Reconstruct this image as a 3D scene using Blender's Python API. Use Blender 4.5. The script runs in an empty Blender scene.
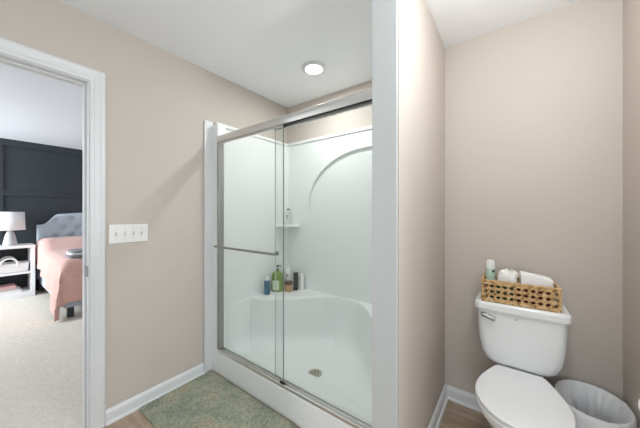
import bpy, bmesh, math, random
from mathutils import Vector, Matrix, noise

sc = bpy.context.scene
COL = sc.collection
random.seed(7)

# ------------------------------------------------------------------ camera
cam_d = bpy.data.cameras.new('camera')
cam = bpy.data.objects.new('camera', cam_d)
COL.objects.link(cam)
cam_d.sensor_width = 36.0
cam_d.lens = 36.0 * 258.6 / 640.0
cam_d.shift_y = -1.0 / 640.0
cam_d.clip_start = 0.02
cam.location = (0, 0, 1.283)
cam.rotation_euler = (math.radians(90), 0, math.radians(36.45))
sc.camera = cam

# ------------------------------------------------------------------ world, lights, exposure
sc.view_settings.view_transform = 'Standard'
sc.view_settings.look = 'None'
sc.view_settings.gamma = 1
sc.view_settings.use_curve_mapping = False
sc.view_settings.exposure = 0.07

w = bpy.data.worlds.new('world')
sc.world = w
w.use_nodes = True
wn = w.node_tree
bgn = wn.nodes['Background']
bgn.inputs['Color'].default_value = (0.75, 0.86, 1.0, 1)
bgn.inputs['Strength'].default_value = 1.0


def area_light(name, loc, rot, sx, sy, power, color, shape='RECTANGLE', spread=180):
    d = bpy.data.lights.new(name, 'AREA')
    d.shape = shape
    d.size = sx
    d.size_y = sy
    d.energy = power
    d.color = color
    d.spread = math.radians(spread)
    o = bpy.data.objects.new(name, d)
    COL.objects.link(o)
    o.location = loc
    o.rotation_euler = rot
    return o


R90 = math.radians(90)
# daylight from an unseen far right window (faces -x); added rear fill (faces +y)
area_light('bathroom_window_daylight', (2.15, 0.70, 1.45), (R90, 0, R90), 1.9, 1.4, 24, (0.90, 0.965, 1.0))
area_light('rear_fill_light', (0.25, -2.10, 1.45), (R90, 0, 0), 2.0, 1.4, 19, (0.90, 0.965, 1.0))


def point_light(name, loc, power, color, r):
    d = bpy.data.lights.new(name, 'POINT')
    d.energy = power
    d.color = color
    d.shadow_soft_size = r
    o = bpy.data.objects.new(name, d)
    COL.objects.link(o)
    o.location = loc
    return o


# a ceiling globe at the toilet nook's mouth (above the frame) and an added fill lamp towards the far right
point_light('nook_globe_light', (0.14, 0.98, 2.14), 17.5, (0.95, 0.985, 1.0), 0.10)
point_light('right_fill_light', (1.70, 0.80, 1.72), 25, (0.96, 0.985, 1.0), 0.14)
# bedroom window (faces +y)
area_light('bedroom_window_daylight', (-5.55, -2.30, 1.45), (R90, 0, 0), 1.3, 1.6, 145, (0.91, 0.965, 1.0))
# shower downlight
area_light('shower_downlight_light', (-1.264, 1.63, 2.418), (0, 0, 0), 0.11, 0.11, 8, (0.97, 0.99, 0.99), 'DISK')


# ------------------------------------------------------------------ helpers
def srgb(r, g, b):
    def f(c):
        c /= 255.0
        return c / 12.92 if c <= 0.04045 else ((c + 0.055) / 1.055) ** 2.4
    return (f(r), f(g), f(b), 1)


def mat(name, col, rough=0.5, metal=0.0, bump=0.0, bump_scale=100.0, var=0.0, var_scale=8.0, spec=0.5, coat=0.0, sheen=0.0):
    m = bpy.data.materials.new(name)
    m.use_nodes = True
    nt = m.node_tree
    b = nt.nodes['Principled BSDF']
    b.inputs['Base Color'].default_value = col
    b.inputs['Roughness'].default_value = rough
    b.inputs['Metallic'].default_value = metal
    b.inputs['Specular IOR Level'].default_value = spec
    b.inputs['Coat Weight'].default_value = coat
    b.inputs['Sheen Weight'].default_value = sheen
    tc = nt.nodes.new('ShaderNodeTexCoord')
    if bump:
        n = nt.nodes.new('ShaderNodeTexNoise')
        n.inputs['Scale'].default_value = bump_scale
        n.inputs['Detail'].default_value = 3
        nt.links.new(tc.outputs['Object'], n.inputs['Vector'])
        bp = nt.nodes.new('ShaderNodeBump')
        bp.inputs['Strength'].default_value = bump
        bp.inputs['Distance'].default_value = 0.01
        nt.links.new(n.outputs['Fac'], bp.inputs['Height'])
        nt.links.new(bp.outputs['Normal'], b.inputs['Normal'])
    if var:
        n = nt.nodes.new('ShaderNodeTexNoise')
        n.inputs['Scale'].default_value = var_scale
        n.inputs['Detail'].default_value = 5
        nt.links.new(tc.outputs['Object'], n.inputs['Vector'])
        mx = nt.nodes.new('ShaderNodeMix')
        mx.data_type = 'RGBA'
        mx.inputs[6].default_value = tuple(c * (1 - var) for c in col[:3]) + (1,)
        mx.inputs[7].default_value = tuple(min(1, c * (1 + var)) for c in col[:3]) + (1,)
        nt.links.new(n.outputs['Fac'], mx.inputs[0])
        nt.links.new(mx.outputs[2], b.inputs['Base Color'])
    return m


def ramp_mat(name, stops, scale=6.0, detail=6.0, rough=0.9, bump=0.3, bump_scale=120.0, stretch=(1, 1, 1)):
    m = mat(name, stops[0][1], rough, bump=bump, bump_scale=bump_scale)
    nt = m.node_tree
    tc = nt.nodes.new('ShaderNodeTexCoord')
    mp = nt.nodes.new('ShaderNodeMapping')
    mp.inputs['Scale'].default_value = stretch
    n = nt.nodes.new('ShaderNodeTexNoise')
    n.inputs['Scale'].default_value = scale
    n.inputs['Detail'].default_value = detail
    n.inputs['Roughness'].default_value = 0.65
    r = nt.nodes.new('ShaderNodeValToRGB')
    els = r.color_ramp.elements
    while len(els) < len(stops):
        els.new(0.5)
    for e, (p, c) in zip(els, stops):
        e.position = p
        e.color = c
    nt.links.new(tc.outputs['Object'], mp.inputs['Vector'])
    nt.links.new(mp.outputs['Vector'], n.inputs['Vector'])
    nt.links.new(n.outputs['Fac'], r.inputs['Fac'])
    nt.links.new(r.outputs['Color'], nt.nodes['Principled BSDF'].inputs['Base Color'])
    return m


def tile_mat():
    m = bpy.data.materials.new('tan_floor_tile')
    m.use_nodes = True
    nt = m.node_tree
    b = nt.nodes['Principled BSDF']
    b.inputs['Roughness'].default_value = 0.45
    tc = nt.nodes.new('ShaderNodeTexCoord')
    br = nt.nodes.new('ShaderNodeTexBrick')
    br.inputs['Scale'].default_value = 1.0
    br.inputs['Brick Width'].default_value = 0.61
    br.inputs['Row Height'].default_value = 0.155
    br.inputs['Mortar Size'].default_value = 0.0022
    br.inputs['Color1'].default_value = srgb(180, 159, 138)
    br.inputs['Color2'].default_value = srgb(164, 144, 124)
    br.inputs['Mortar'].default_value = srgb(196, 182, 166)
    n = nt.nodes.new('ShaderNodeTexNoise')
    n.inputs['Scale'].default_value = 5
    n.inputs['Detail'].default_value = 8
    mp = nt.nodes.new('ShaderNodeMapping')
    mp.inputs['Scale'].default_value = (1, 5, 1)
    nt.links.new(tc.outputs['Object'], mp.inputs['Vector'])
    nt.links.new(mp.outputs['Vector'], n.inputs['Vector'])
    nt.links.new(tc.outputs['Object'], br.inputs['Vector'])
    mx = nt.nodes.new('ShaderNodeMix')
    mx.data_type = 'RGBA'
    mx.blend_type = 'MULTIPLY'
    mx.inputs[0].default_value = 0.75
    rp = nt.nodes.new('ShaderNodeValToRGB')
    rp.color_ramp.elements[0].position = 0.3
    rp.color_ramp.elements[0].color = (0.62, 0.58, 0.54, 1)
    rp.color_ramp.elements[1].position = 0.7
    nt.links.new(n.outputs['Fac'], rp.inputs['Fac'])
    nt.links.new(br.outputs['Color'], mx.inputs[6])
    nt.links.new(rp.outputs['Color'], mx.inputs[7])
    nt.links.new(mx.outputs[2], b.inputs['Base Color'])
    return m


def glass_mat(name, tint, reflect=1.0):
    m = bpy.data.materials.new(name)
    m.use_nodes = True
    nt = m.node_tree
    nt.nodes.remove(nt.nodes['Principled BSDF'])
    out = nt.nodes['Material Output']
    t = nt.nodes.new('ShaderNodeBsdfTransparent')
    t.inputs['Color'].default_value = tint
    g = nt.nodes.new('ShaderNodeBsdfGlossy')
    g.inputs['Roughness'].default_value = 0.02
    fr = nt.nodes.new('ShaderNodeLayerWeight')
    pw = nt.nodes.new('ShaderNodeMath')
    pw.operation = 'POWER'
    pw.inputs[1].default_value = 5.0
    mul = nt.nodes.new('ShaderNodeMath')
    mul.operation = 'MULTIPLY_ADD'
    mul.inputs[1].default_value = 0.6 * reflect
    mul.inputs[2].default_value = 0.02 * reflect
    mx = nt.nodes.new('ShaderNodeMixShader')
    nt.links.new(fr.outputs['Facing'], pw.inputs[0])
    nt.links.new(pw.outputs[0], mul.inputs[0])
    nt.links.new(mul.outputs[0], mx.inputs[0])
    nt.links.new(t.outputs[0], mx.inputs[1])
    nt.links.new(g.outputs[0], mx.inputs[2])
    nt.links.new(mx.outputs[0], out.inputs['Surface'])
    return m


def film_mat(name, col, alpha):
    m = mat(name, col, 0.35, bump=0.7, bump_scale=22)
    nt = m.node_tree
    out = nt.nodes['Material Output']
    b = nt.nodes['Principled BSDF']
    t = nt.nodes.new('ShaderNodeBsdfTransparent')
    tl = nt.nodes.new('ShaderNodeBsdfTranslucent')
    tl.inputs['Color'].default_value = col
    m1 = nt.nodes.new('ShaderNodeMixShader')
    m1.inputs[0].default_value = 0.25
    m2 = nt.nodes.new('ShaderNodeMixShader')
    m2.inputs[0].default_value = alpha
    nt.links.new(b.outputs[0], m1.inputs[1])
    nt.links.new(tl.outputs[0], m1.inputs[2])
    nt.links.new(t.outputs[0], m2.inputs[1])
    nt.links.new(m1.outputs[0], m2.inputs[2])
    nt.links.new(m2.outputs[0], out.inputs['Surface'])
    return m


def emit_mat(name, col, s):
    m = bpy.data.materials.new(name)
    m.use_nodes = True
    nt = m.node_tree
    b = nt.nodes['Principled BSDF']
    b.inputs['Base Color'].default_value = (0.9, 0.9, 0.9, 1)
    b.inputs['Emission Color'].default_value = col
    b.inputs['Emission Strength'].default_value = s
    return m


def BM():
    return bmesh.new()


def box(bm, x0, x1, y0, y1, z0, z1, bev=0.0, seg=2):
    r = bmesh.ops.create_cube(bm, size=1.0)
    vs = r['verts']
    for v in vs:
        v.co = Vector((x0 + (v.co.x + .5) * (x1 - x0), y0 + (v.co.y + .5) * (y1 - y0), z0 + (v.co.z + .5) * (z1 - z0)))
    if bev > 0:
        es = list({e for v in vs for e in v.link_edges})
        bmesh.ops.bevel(bm, geom=es, offset=bev, segments=seg, profile=0.5, affect='EDGES')
    return bm


def loft(bm, rings, cap0=True, cap1=True, closed=True):
    vr = [[bm.verts.new(p) for p in r] for r in rings]
    n = len(rings[0])
    for a, b in zip(vr[:-1], vr[1:]):
        for i in range(n if closed else n - 1):
            j = (i + 1) % n
            try:
                bm.faces.new((a[i], a[j], b[j], b[i]))
            except ValueError:
                pass
    if cap0:
        bm.faces.new(list(reversed(vr[0])))
    if cap1:
        bm.faces.new(vr[-1])
    return vr


def lathe(bm, prof, cx=0, cy=0, n=24, sx=1.0, sy=1.0, cap0=True, cap1=True):
    rings = [[(cx + r * sx * math.cos(2 * math.pi * k / n), cy + r * sy * math.sin(2 * math.pi * k / n), z) for k in range(n)] for r, z in prof]
    return loft(bm, rings, cap0, cap1)


def tube(bm, pts, rad, n=12, ry=None):
    pts = [Vector(p) for p in pts]
    rings = []
    up0 = None
    for i, p in enumerate(pts):
        t = (pts[min(i + 1, len(pts) - 1)] - pts[max(i - 1, 0)]).normalized()
        up = Vector((0, 0, 1)) if abs(t.z) < 0.95 else Vector((0, 1, 0))
        if up0 is not None:
            up = up0
        s = t.cross(up).normalized()
        u = s.cross(t).normalized()
        up0 = u
        r = rad[i] if isinstance(rad, (list, tuple)) else rad
        rings.append([p + s * r * math.cos(2 * math.pi * k / n) + u * (ry or r) * math.sin(2 * math.pi * k / n) for k in range(n)])
    return loft(bm, rings)


def prism(bm, outline, z0, z1, bev=0.0, seg=2):
    loft(bm, [[(x, y, z0) for x, y in outline], [(x, y, z1) for x, y in outline]])
    if bev:
        es = [e for e in bm.edges if abs(e.verts[0].co.z - e.verts[1].co.z) < 1e-6 and e.is_manifold and
              abs(e.verts[0].co.z - z1) < 1e-6]
        bmesh.ops.bevel(bm, geom=es, offset=bev, segments=seg, profile=0.5, affect='EDGES')
    return bm


def rrect(w2, y0, y1, r, n=6):
    """rounded rectangle outline, half-width w2, from y0 (front) to y1 (back)"""
    pts = []
    for cx, cy, a0 in ((w2 - r, y1 - r, 0), (-w2 + r, y1 - r, 90), (-w2 + r, y0 + r, 180), (w2 - r, y0 + r, 270)):
        for k in range(n + 1):
            a = math.radians(a0 + 90 * k / n)
            pts.append((cx + r * math.cos(a), cy + r * math.sin(a)))
    return pts


def obj(name, bm, m, parent=None, loc=None, smooth=True, angle=38, world=True, kind=None):
    """One mesh object. World-space verts; they are shifted to the parent's (or loc's) base."""
    bmesh.ops.recalc_face_normals(bm, faces=bm.faces)
    base = Vector((0, 0, 0))
    if world:
        p = parent
        while p is not None:
            base += p.location
            p = p.parent
        if loc is not None and parent is None:
            base = Vector(loc)
        if base.length:
            bmesh.ops.translate(bm, verts=bm.verts, vec=-base)
    me = bpy.data.meshes.new(name)
    bm.to_mesh(me)
    bm.free()
    if smooth:
        me.polygons.foreach_set('use_smooth', [True] * len(me.polygons))
        me.set_sharp_from_angle(angle=math.radians(angle))
    me.materials.append(m)
    o = bpy.data.objects.new(name, me)
    COL.objects.link(o)
    if smooth and angle <= 50:
        wn_ = o.modifiers.new('weighted_normal', 'WEIGHTED_NORMAL')
        wn_.keep_sharp = True
    if parent is not None:
        o.parent = parent
    elif loc is not None:
        o.location = loc
    if kind:
        o['kind'] = kind
    return o


def tag(o, label, cat, group=None):
    o['label'] = label
    o['category'] = cat
    if group:
        o['group'] = group
    return o


def thing(name, label, cat, loc, group=None, rz=0):
    o = bpy.data.objects.new(name, None)
    o.empty_display_size = 0.05
    COL.objects.link(o)
    o.location = loc
    o.rotation_euler = (0, 0, rz)
    return tag(o, label, cat, group)


def struct(name, bm, m, parent=None, smooth=False):
    return obj(name, bm, m, parent, smooth=smooth, kind='structure')


# ------------------------------------------------------------------ materials
M = {}
M['paint'] = mat('taupe_wall_paint', srgb(199, 190, 181), 0.85, bump=0.05, bump_scale=180)
M['ceil'] = mat('white_ceiling_paint', srgb(247, 249, 251), 0.9, bump=0.05, bump_scale=120)
M['trim'] = mat('white_trim_paint', srgb(220, 222, 223), 0.35)
M['shadetrim'] = mat('shaded_white_board', srgb(196, 199, 198), 0.45)  # white trim made greyer: the end board's shade is in the colour
M['tile'] = tile_mat()
M['carpet'] = ramp_mat('cream_carpet', [(0.25, srgb(220, 212, 200)), (0.75, srgb(246, 240, 229))], 40, 12, 0.95, 0.8, 260)
M['dark'] = mat('charcoal_wall_paint', srgb(46, 53, 59), 0.6)
M['bedceil'] = mat('bedroom_ceiling_paint', srgb(224, 229, 236), 0.9)
M['bedwall'] = mat('pale_bedroom_paint', srgb(222, 220, 218), 0.9)
M['acrylic'] = mat('white_acrylic', srgb(236, 239, 237), 0.38, spec=0.35)
M['porcelain'] = mat('white_porcelain', srgb(240, 242, 242), 0.1, coat=0.5)
M['seatplastic'] = mat('white_seat_plastic', srgb(244, 245, 246), 0.25)
M['chrome'] = mat('brushed_chrome', srgb(222, 222, 220), 0.36, 1.0)
M['satin'] = mat('darkened_satin_steel', srgb(168, 168, 165), 0.38, 1.0)  # towel bar's dark reflections put into the base colour
M['edgelight'] = mat('pale_glass_edge', srgb(190, 200, 196), 0.3)
M['strike'] = mat('worn_nickel', srgb(128, 128, 126), 0.4, 0.5)
M['nickel'] = mat('satin_nickel', srgb(205, 205, 203), 0.33, 1.0)
M['drain'] = mat('steel_drain', srgb(196, 190, 178), 0.4, 0.7)
M['gasket'] = mat('black_rubber', srgb(28, 28, 28), 0.6)
M['glass'] = glass_mat('clear_shower_glass', (0.982, 0.99, 0.986, 1), 0.8)
M['glassedge'] = mat('glass_edge', srgb(120, 132, 128), 0.2)
M['plate'] = mat('white_switch_plastic', srgb(240, 238, 234), 0.35)
M['screw'] = mat('painted_screw', srgb(205, 203, 200), 0.4)
M['lens'] = emit_mat('lit_lens', (1, 0.98, 0.94, 1), 6.0)
M['rug'] = ramp_mat('mottled_green_rug', [(0.30, srgb(144, 156, 148)), (0.44, srgb(162, 168, 148)), (0.54, srgb(178, 180, 160)),
                                          (0.63, srgb(188, 175, 153)), (0.74, srgb(170, 175, 156))], 6, 12, 0.95, 1.0, 220)
_nt = M['rug'].node_tree
_b = _nt.nodes['Principled BSDF']
_src = _b.inputs['Base Color'].links[0].from_socket
_n = _nt.nodes.new('ShaderNodeTexNoise'); _n.inputs['Scale'].default_value = 75; _n.inputs['Detail'].default_value = 6
_r = _nt.nodes.new('ShaderNodeValToRGB')
_r.color_ramp.elements[0].position = .34; _r.color_ramp.elements[0].color = (.60, .62, .57, 1)
_r.color_ramp.elements[1].position = .58; _r.color_ramp.elements[1].color = (1.12, 1.12, 1.1, 1)
_m = _nt.nodes.new('ShaderNodeMix'); _m.data_type = 'RGBA'; _m.blend_type = 'MULTIPLY'; _m.inputs[0].default_value = .8
_t = _nt.nodes.new('ShaderNodeTexCoord')
_nt.links.new(_t.outputs['Object'], _n.inputs['Vector']); _nt.links.new(_n.outputs['Fac'], _r.inputs['Fac'])
_nt.links.new(_src, _m.inputs[6]); _nt.links.new(_r.outputs['Color'], _m.inputs[7]); _nt.links.new(_m.outputs[2], _b.inputs['Base Color'])
M['cane'] = ramp_mat('woven_cane', [(0.34, srgb(150, 104, 58)), (0.5, srgb(226, 188, 132)), (0.7, srgb(246, 222, 178))], 70, 4, 0.6, 0.8, 160)
M['blueglass'] = mat('blue_bottle', srgb(58, 106, 126), 0.3)
M['greenbottle'] = mat('green_bottle', srgb(120, 148, 62), 0.25)
M['palelabel'] = mat('pale_label', srgb(216, 226, 200), 0.5)
M['darkpump'] = mat('dark_pump', srgb(74, 82, 72), 0.4)
M['blackpl'] = mat('black_bottle', srgb(34, 34, 36), 0.35)
M['whitepl'] = mat('white_bottle', srgb(240, 240, 238), 0.3)
M['greyprint'] = mat('grey_print', srgb(110, 112, 112), 0.5)
M['amber'] = mat('amber_jar', srgb(186, 150, 118), 0.35)
M['jarlid'] = mat('brown_jar_lid', srgb(92, 62, 46), 0.4)
M['clearbottle'] = glass_mat('clear_bottle', (0.955, 0.965, 0.96, 1), 0.5)
M['mint'] = mat('mint_green_can', srgb(184, 210, 194), 0.3)
M['tissue'] = mat('white_tissue', srgb(244, 242, 238), 0.9)
M['wrap'] = mat('white_pack_wrap', srgb(242, 240, 238), 0.45)
M['paleblue'] = mat('pale_blue_print', srgb(178, 196, 214), 0.5)
M['maroon'] = mat('dark_maroon_filler', srgb(92, 40, 34), 0.8)
M['deepgreen'] = mat('dark_green_filler', srgb(44, 66, 38), 0.8)
M['bin'] = mat('white_bin_plastic', srgb(225, 225, 224), 0.4)
M['film'] = film_mat('thin_white_bag', srgb(250, 251, 252), 0.93)
M['paper'] = mat('toilet_paper', srgb(245, 244, 242), 0.95, bump=0.1, bump_scale=150)
M['bedfab'] = mat('blue_grey_upholstery', srgb(190, 201, 212), 0.9, bump=0.3, bump_scale=400, sheen=0.3)
M['legdark'] = mat('dark_bed_leg', srgb(50, 54, 60), 0.5)
M['pink'] = mat('dusty_pink_throw', srgb(228, 182, 172), 0.95, bump=0.9, bump_scale=70, var=0.16, var_scale=22, sheen=0.4)
M['white_furn'] = mat('white_furniture', srgb(248, 248, 249), 0.4)
M['lampshade'] = mat('white_linen_shade', srgb(240, 240, 242), 0.9)
M['lampbase'] = ramp_mat('speckled_grey_lamp_base', [(0.35, srgb(176, 178, 180)), (0.65, srgb(214, 214, 214))], 60, 6, 0.6, 0.4, 120)
M['whitebasket'] = mat('white_woven_rope', srgb(236, 236, 236), 0.9, bump=0.6, bump_scale=80)
M['greyknit'] = mat('grey_knit_throw', srgb(150, 152, 156), 0.95, bump=0.7, bump_scale=120)
M['bookpink'] = mat('pink_book_cover', srgb(214, 170, 170), 0.6)
M['bookwhite'] = mat('white_book_cover', srgb(232, 230, 230), 0.6)
M['bookgrey'] = mat('beige_book_cover', srgb(196, 186, 180), 0.6)
M['pages'] = mat('book_pages', srgb(240, 236, 226), 0.9)
M['sheet'] = mat('white_bedding', srgb(236, 236, 238), 0.9)

# ------------------------------------------------------------------ setting
XL = -1.983          # left wall face
H = 2.44
YB = 1.978           # toilet back wall
YS = 2.075           # shower back wall
XP0, XP1 = -0.489, -0.373   # partition
YP = 1.055
XR = 0.458           # nook right wall
DY0, DY1 = -0.35, 0.410     # doorway
DZ = 2.05
WT = 0.117

bm = BM(); box(bm, XL - 0.05, 2.3, -2.25, YS + 0.1, -0.1, 0)
struct('floor', bm, M['tile'])
bm = BM(); box(bm, XL, 2.3, -2.25, YS + 0.1, H, H + 0.1)
struct('ceiling', bm, M['ceil'])
bm = BM()
box(bm, XL - WT, XL, DY1 + .014, YS + 0.1, 0, H)
box(bm, XL - WT, XL, DY0 - .014, DY1 + .014, DZ + .014, H)
box(bm, XL - WT, XL, -2.25, DY0 - .014, 0, H)
struct('wall_left', bm, M['paint'])
bm = BM(); box(bm, XL, XP0, YS, YS + 0.1, 0, H)
struct('wall_shower_back', bm, M['paint'])
bm = BM(); box(bm, XP1, XR + 0.12, YB, YB + 0.1, 0, H)
struct('wall_back', bm, M['paint'])
bm = BM(); box(bm, XP0, XP1, YP, YS + 0.1, 0, H)
struct('wall_partition', bm, M['paint'])
bm = BM(); box(bm, XR, XR + 0.12, 1.0, YB, 0, H)
struct('wall_right', bm, M['paint'])
bm = BM()
WY0, WY1, WZ0, WZ1 = -0.27, 1.67, 0.72, 2.18
box(bm, 2.2, 2.3, -2.25, WY0, 0, H); box(bm, 2.2, 2.3, WY1, YB + 0.1, 0, H)
box(bm, 2.2, 2.3, WY0, WY1, 0, WZ0); box(bm, 2.2, 2.3, WY0, WY1, WZ1, H)
struct('wall_far_right', bm, M['paint'])
bm = BM(); box(bm, XR + 0.12, 2.2, YB, YB + 0.1, 0, H)
struct('wall_far_back', bm, M['paint'])
bm = BM()
VX0, VX1 = -0.75, 1.25
box(bm, XL, VX0, -2.25, -2.15, 0, H); box(bm, VX1, 2.2, -2.25, -2.15, 0, H)
box(bm, VX0, VX1, -2.25, -2.15, 0, WZ0); box(bm, VX0, VX1, -2.25, -2.15, WZ1, H)
struct('wall_rear', bm, M['paint'])
bm = BM()
for a in ((VX0 - .07, VX0, WZ0 - .07, WZ1 + .07), (VX1, VX1 + .07, WZ0 - .07, WZ1 + .07), (VX0, VX1, WZ0 - .07, WZ0), (VX0, VX1, WZ1, WZ1 + .07)):
    box(bm, a[0], a[1], -2.15, -2.135, a[2], a[3])
struct('added_window_2', bm, M['trim'])  # frame of an added rear window, put in for the fill light
bm = BM()
for a in ((WY0 - .07, WY0, WZ0 - .07, WZ1 + .07), (WY1, WY1 + .07, WZ0 - .07, WZ1 + .07), (WY0, WY1, WZ0 - .07, WZ0), (WY0, WY1, WZ1, WZ1 + .07)):
    box(bm, 2.185, 2.2, a[0], a[1], a[2], a[3])
struct('window_1', bm, M['trim'])

# white trim board closing the partition end, its shade put into a grey colour
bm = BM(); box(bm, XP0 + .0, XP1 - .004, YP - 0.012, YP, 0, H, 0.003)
struct('trim_1', bm, M['shadetrim'])


def baseboard(bm, p0, p1, nrm, h=0.085, t=0.014):
    """board along p0-p1 (xy), thickness towards nrm, with an eased top"""
    p0 = Vector(p0); p1 = Vector(p1); n = Vector(nrm)
    prof = [(0, 0), (t, 0), (t, h - .022), (t * .75, h - .012), (t * .45, h - .004), (t * .3, h), (0, h)]
    rings = []
    for p in (p0, p1):
        rings.append([(p.x + n.x * a, p.y + n.y * a, z) for a, z in prof])
    loft(bm, rings)


def shoe(bm, p0, p1, nrm):
    p0 = Vector(p0); p1 = Vector(p1); n = Vector(nrm)
    prof = [(0.014, 0), (0.026, 0), (0.0255, .008), (0.021, .014), (0.014, .016)]
    loft(bm, [[(p.x + n.x * a, p.y + n.y * a, z) for a, z in prof] for p in (p0, p1)])


bm = BM()
baseboard(bm, (XL, DY1 + .0775), (XL, 1.112), (1, 0)); shoe(bm, (XL, DY1 + .0775), (XL, 1.112), (1, 0))
struct('baseboard_left', bm, M['trim'])
bm = BM()
baseboard(bm, (XP1, YP + .0), (XP1, YB), (1, 0)); shoe(bm, (XP1, YP), (XP1, YB), (1, 0))
struct('baseboard_partition', bm, M['trim'])
bm = BM()
baseboard(bm, (XP1 + .014, YB), (XR, YB), (0, -1)); shoe(bm, (XP1 + .014, YB), (XR, YB), (0, -1))
struct('baseboard_back', bm, M['trim'])
bm = BM()
baseboard(bm, (XR, 1.0), (XR, YB - .014), (-1, 0)); shoe(bm, (XR, 1.0), (XR, YB - .014), (-1, 0))
struct('baseboard_right', bm, M['trim'])

# doorway: jamb, casing, stop, strike plate
door = bpy.data.objects.new('door_1', None)
COL.objects.link(door); door.location = (XL, DY1, 0); door['kind'] = 'structure'
bm = BM()
J = .014
box(bm, XL - WT - .001, XL + .001, DY1, DY1 + J - .001, 0, DZ + J - .001); box(bm, XL - WT - .001, XL + .001, DY0 - J + .001, DY0, 0, DZ + J - .001)
box(bm, XL - WT - .001, XL + .001, DY0, DY1, DZ, DZ + J - .001)
obj('jamb', bm, M['trim'], door, smooth=False)
CW = .072


def casing(bm, x0, sgn):
    # (distance out from the opening, thickness): colonial profile swept round the opening with mitred corners
    prof = [(.005, 0.0), (.005, .007), (.008, .010), (.022, .011), (.027, .014), (.050, .016), (.060, .0185), (.070, .0185), (.0755, .014), (.077, .009), (.077, 0.0)]
    rings = []
    for y, z, sy, sz in ((DY1, 0, 1, 0), (DY1, DZ, 1, 1), (DY0, DZ, -1, 1), (DY0, 0, -1, 0)):
        rings.append([(x0 + sgn * t, y + sy * o, z + sz * o) for o, t in prof])
    loft(bm, rings)


bm = BM(); casing(bm, XL + .0005, 1); obj('casing', bm, M['trim'], door, smooth=False)
bm = BM(); casing(bm, XL - WT - .0005, -1); obj('casing', bm, M['trim'], door, smooth=False)
bm = BM()
box(bm, XL - .078, XL - .044, DY1 - .010, DY1, 0, DZ); box(bm, XL - .078, XL - .044, DY0, DY0 + .010, 0, DZ)
box(bm, XL - .078, XL - .044, DY0 + .010, DY1 - .010, DZ - .010, DZ)
obj('door_stop', bm, M['trim'], door, smooth=False)
bm = BM(); box(bm, XL - .042, XL - .001, DY1 - .003, DY1, 0.908, 0.972, .0008)
obj('strike_plate', bm, M['strike'], door)

# bedroom shell
BX = -6.34
bm = BM(); box(bm, BX - .1, XL - .05, -2.5, 3.2, -0.1, 0.006)
struct('floor_bedroom', bm, M['carpet'])
bm = BM(); box(bm, BX - .1, XL, -2.5, 3.2, H, H + .1)
struct('ceiling_bedroom', bm, M['bedceil'])
bm = BM()
box(bm, BX - .1, BX, -2.5, 3.2, 0, H)
T = .018
box(bm, BX, BX + T, -2.4, 3.1, 2.335, H); box(bm, BX, BX + T, -2.4, 3.1, 1.555, 1.635); box(bm, BX, BX + T, -2.4, 3.1, 0.70, .78)
box(bm, BX, BX + T, -2.4, 3.1, 0, .13)
for y in (-2.35, -1.07, .215, 1.50, 2.78):
    box(bm, BX, BX + T * .98, y, y + .09, .13, 2.335)
struct('wall_bedroom_far', bm, M['dark'])
bm = BM(); box(bm, BX, XL - WT, 3.1, 3.2, 0, H)
struct('wall_bedroom_right', bm, M['bedwall'])
bm = BM()
box(bm, BX, -6.22, -2.5, -2.4, 0, H); box(bm, -4.88, XL - WT, -2.5, -2.4, 0, H)
box(bm, -6.22, -4.88, -2.5, -2.4, 0, .65); box(bm, -6.22, -4.88, -2.5, -2.4, 2.25, H)
struct('wall_bedroom_left', bm, M['bedwall'])

# ------------------------------------------------------------------ shower stall
SX0, SX1 = XL + .003, XP0 - .003      # outer
FX0, FX1 = -1.950, -0.515             # panel faces
SYF = 1.175                            # curb front
SYB = 2.045                            # back face
ZS = .505                              # seat level
ZT = 2.03                              # panel top
stall = thing('shower_stall', 'white moulded shower stall with low curb and corner seats beside the tan wall', 'shower', (-1.236, 1.6, 0))


def catmull(pts, n=8):
    out = []
    P = [Vector(p) for p in pts]
    for i in range(len(P) - 1):
        p0, p1, p2, p3 = P[max(i - 1, 0)], P[i], P[i + 1], P[min(i + 2, len(P) - 1)]
        for k in range(n):
            t = k / n
            out.append(0.5 * ((2 * p1) + (p2 - p0) * t + (2 * p0 - 5 * p1 + 4 * p2 - p3) * t * t + (3 * p1 - p0 - 3 * p2 + p3) * t ** 3))
    out.append(P[-1])
    return out


seatL = catmull([(FX0, 1.55), (-1.84, 1.585), (-1.70, 1.68), (-1.60, 1.765), (-1.52, 1.85), (-1.42, 1.96), (-1.32, SYB)], 6)
seatR = catmull([(-1.20, SYB), (-1.10, 2.025), (-1.01, 1.975), (-.91, 1.875), (-.83, 1.765), (-.74, 1.66), (-.62, 1.58), (FX1, 1.54)], 6)
left_line = [Vector((FX0, y)) for y in (1.262, 1.35, 1.45)]
right_line = [Vector((FX1, y)) for y in (1.45, 1.35, 1.262)]
front_line = [Vector((x, 1.262)) for x in (-.7, -.9, -1.1, -1.3, -1.5, -1.7, -1.85)]
curve = left_line + seatL + seatR + right_line + front_line
nC = len(curve)
DC = Vector((-1.205, 1.567))
bm = BM()
rings = []
norms = []
for i in range(nC):
    t = curve[(i + 1) % nC] - curve[i - 1]
    n_ = Vector((t.y, -t.x))
    if n_.length < 1e-6:
        n_ = DC - curve[i]
    n_.normalize()
    if n_.dot(DC - curve[i]) < 0:
        n_ = -n_
    norms.append(n_)
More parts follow.
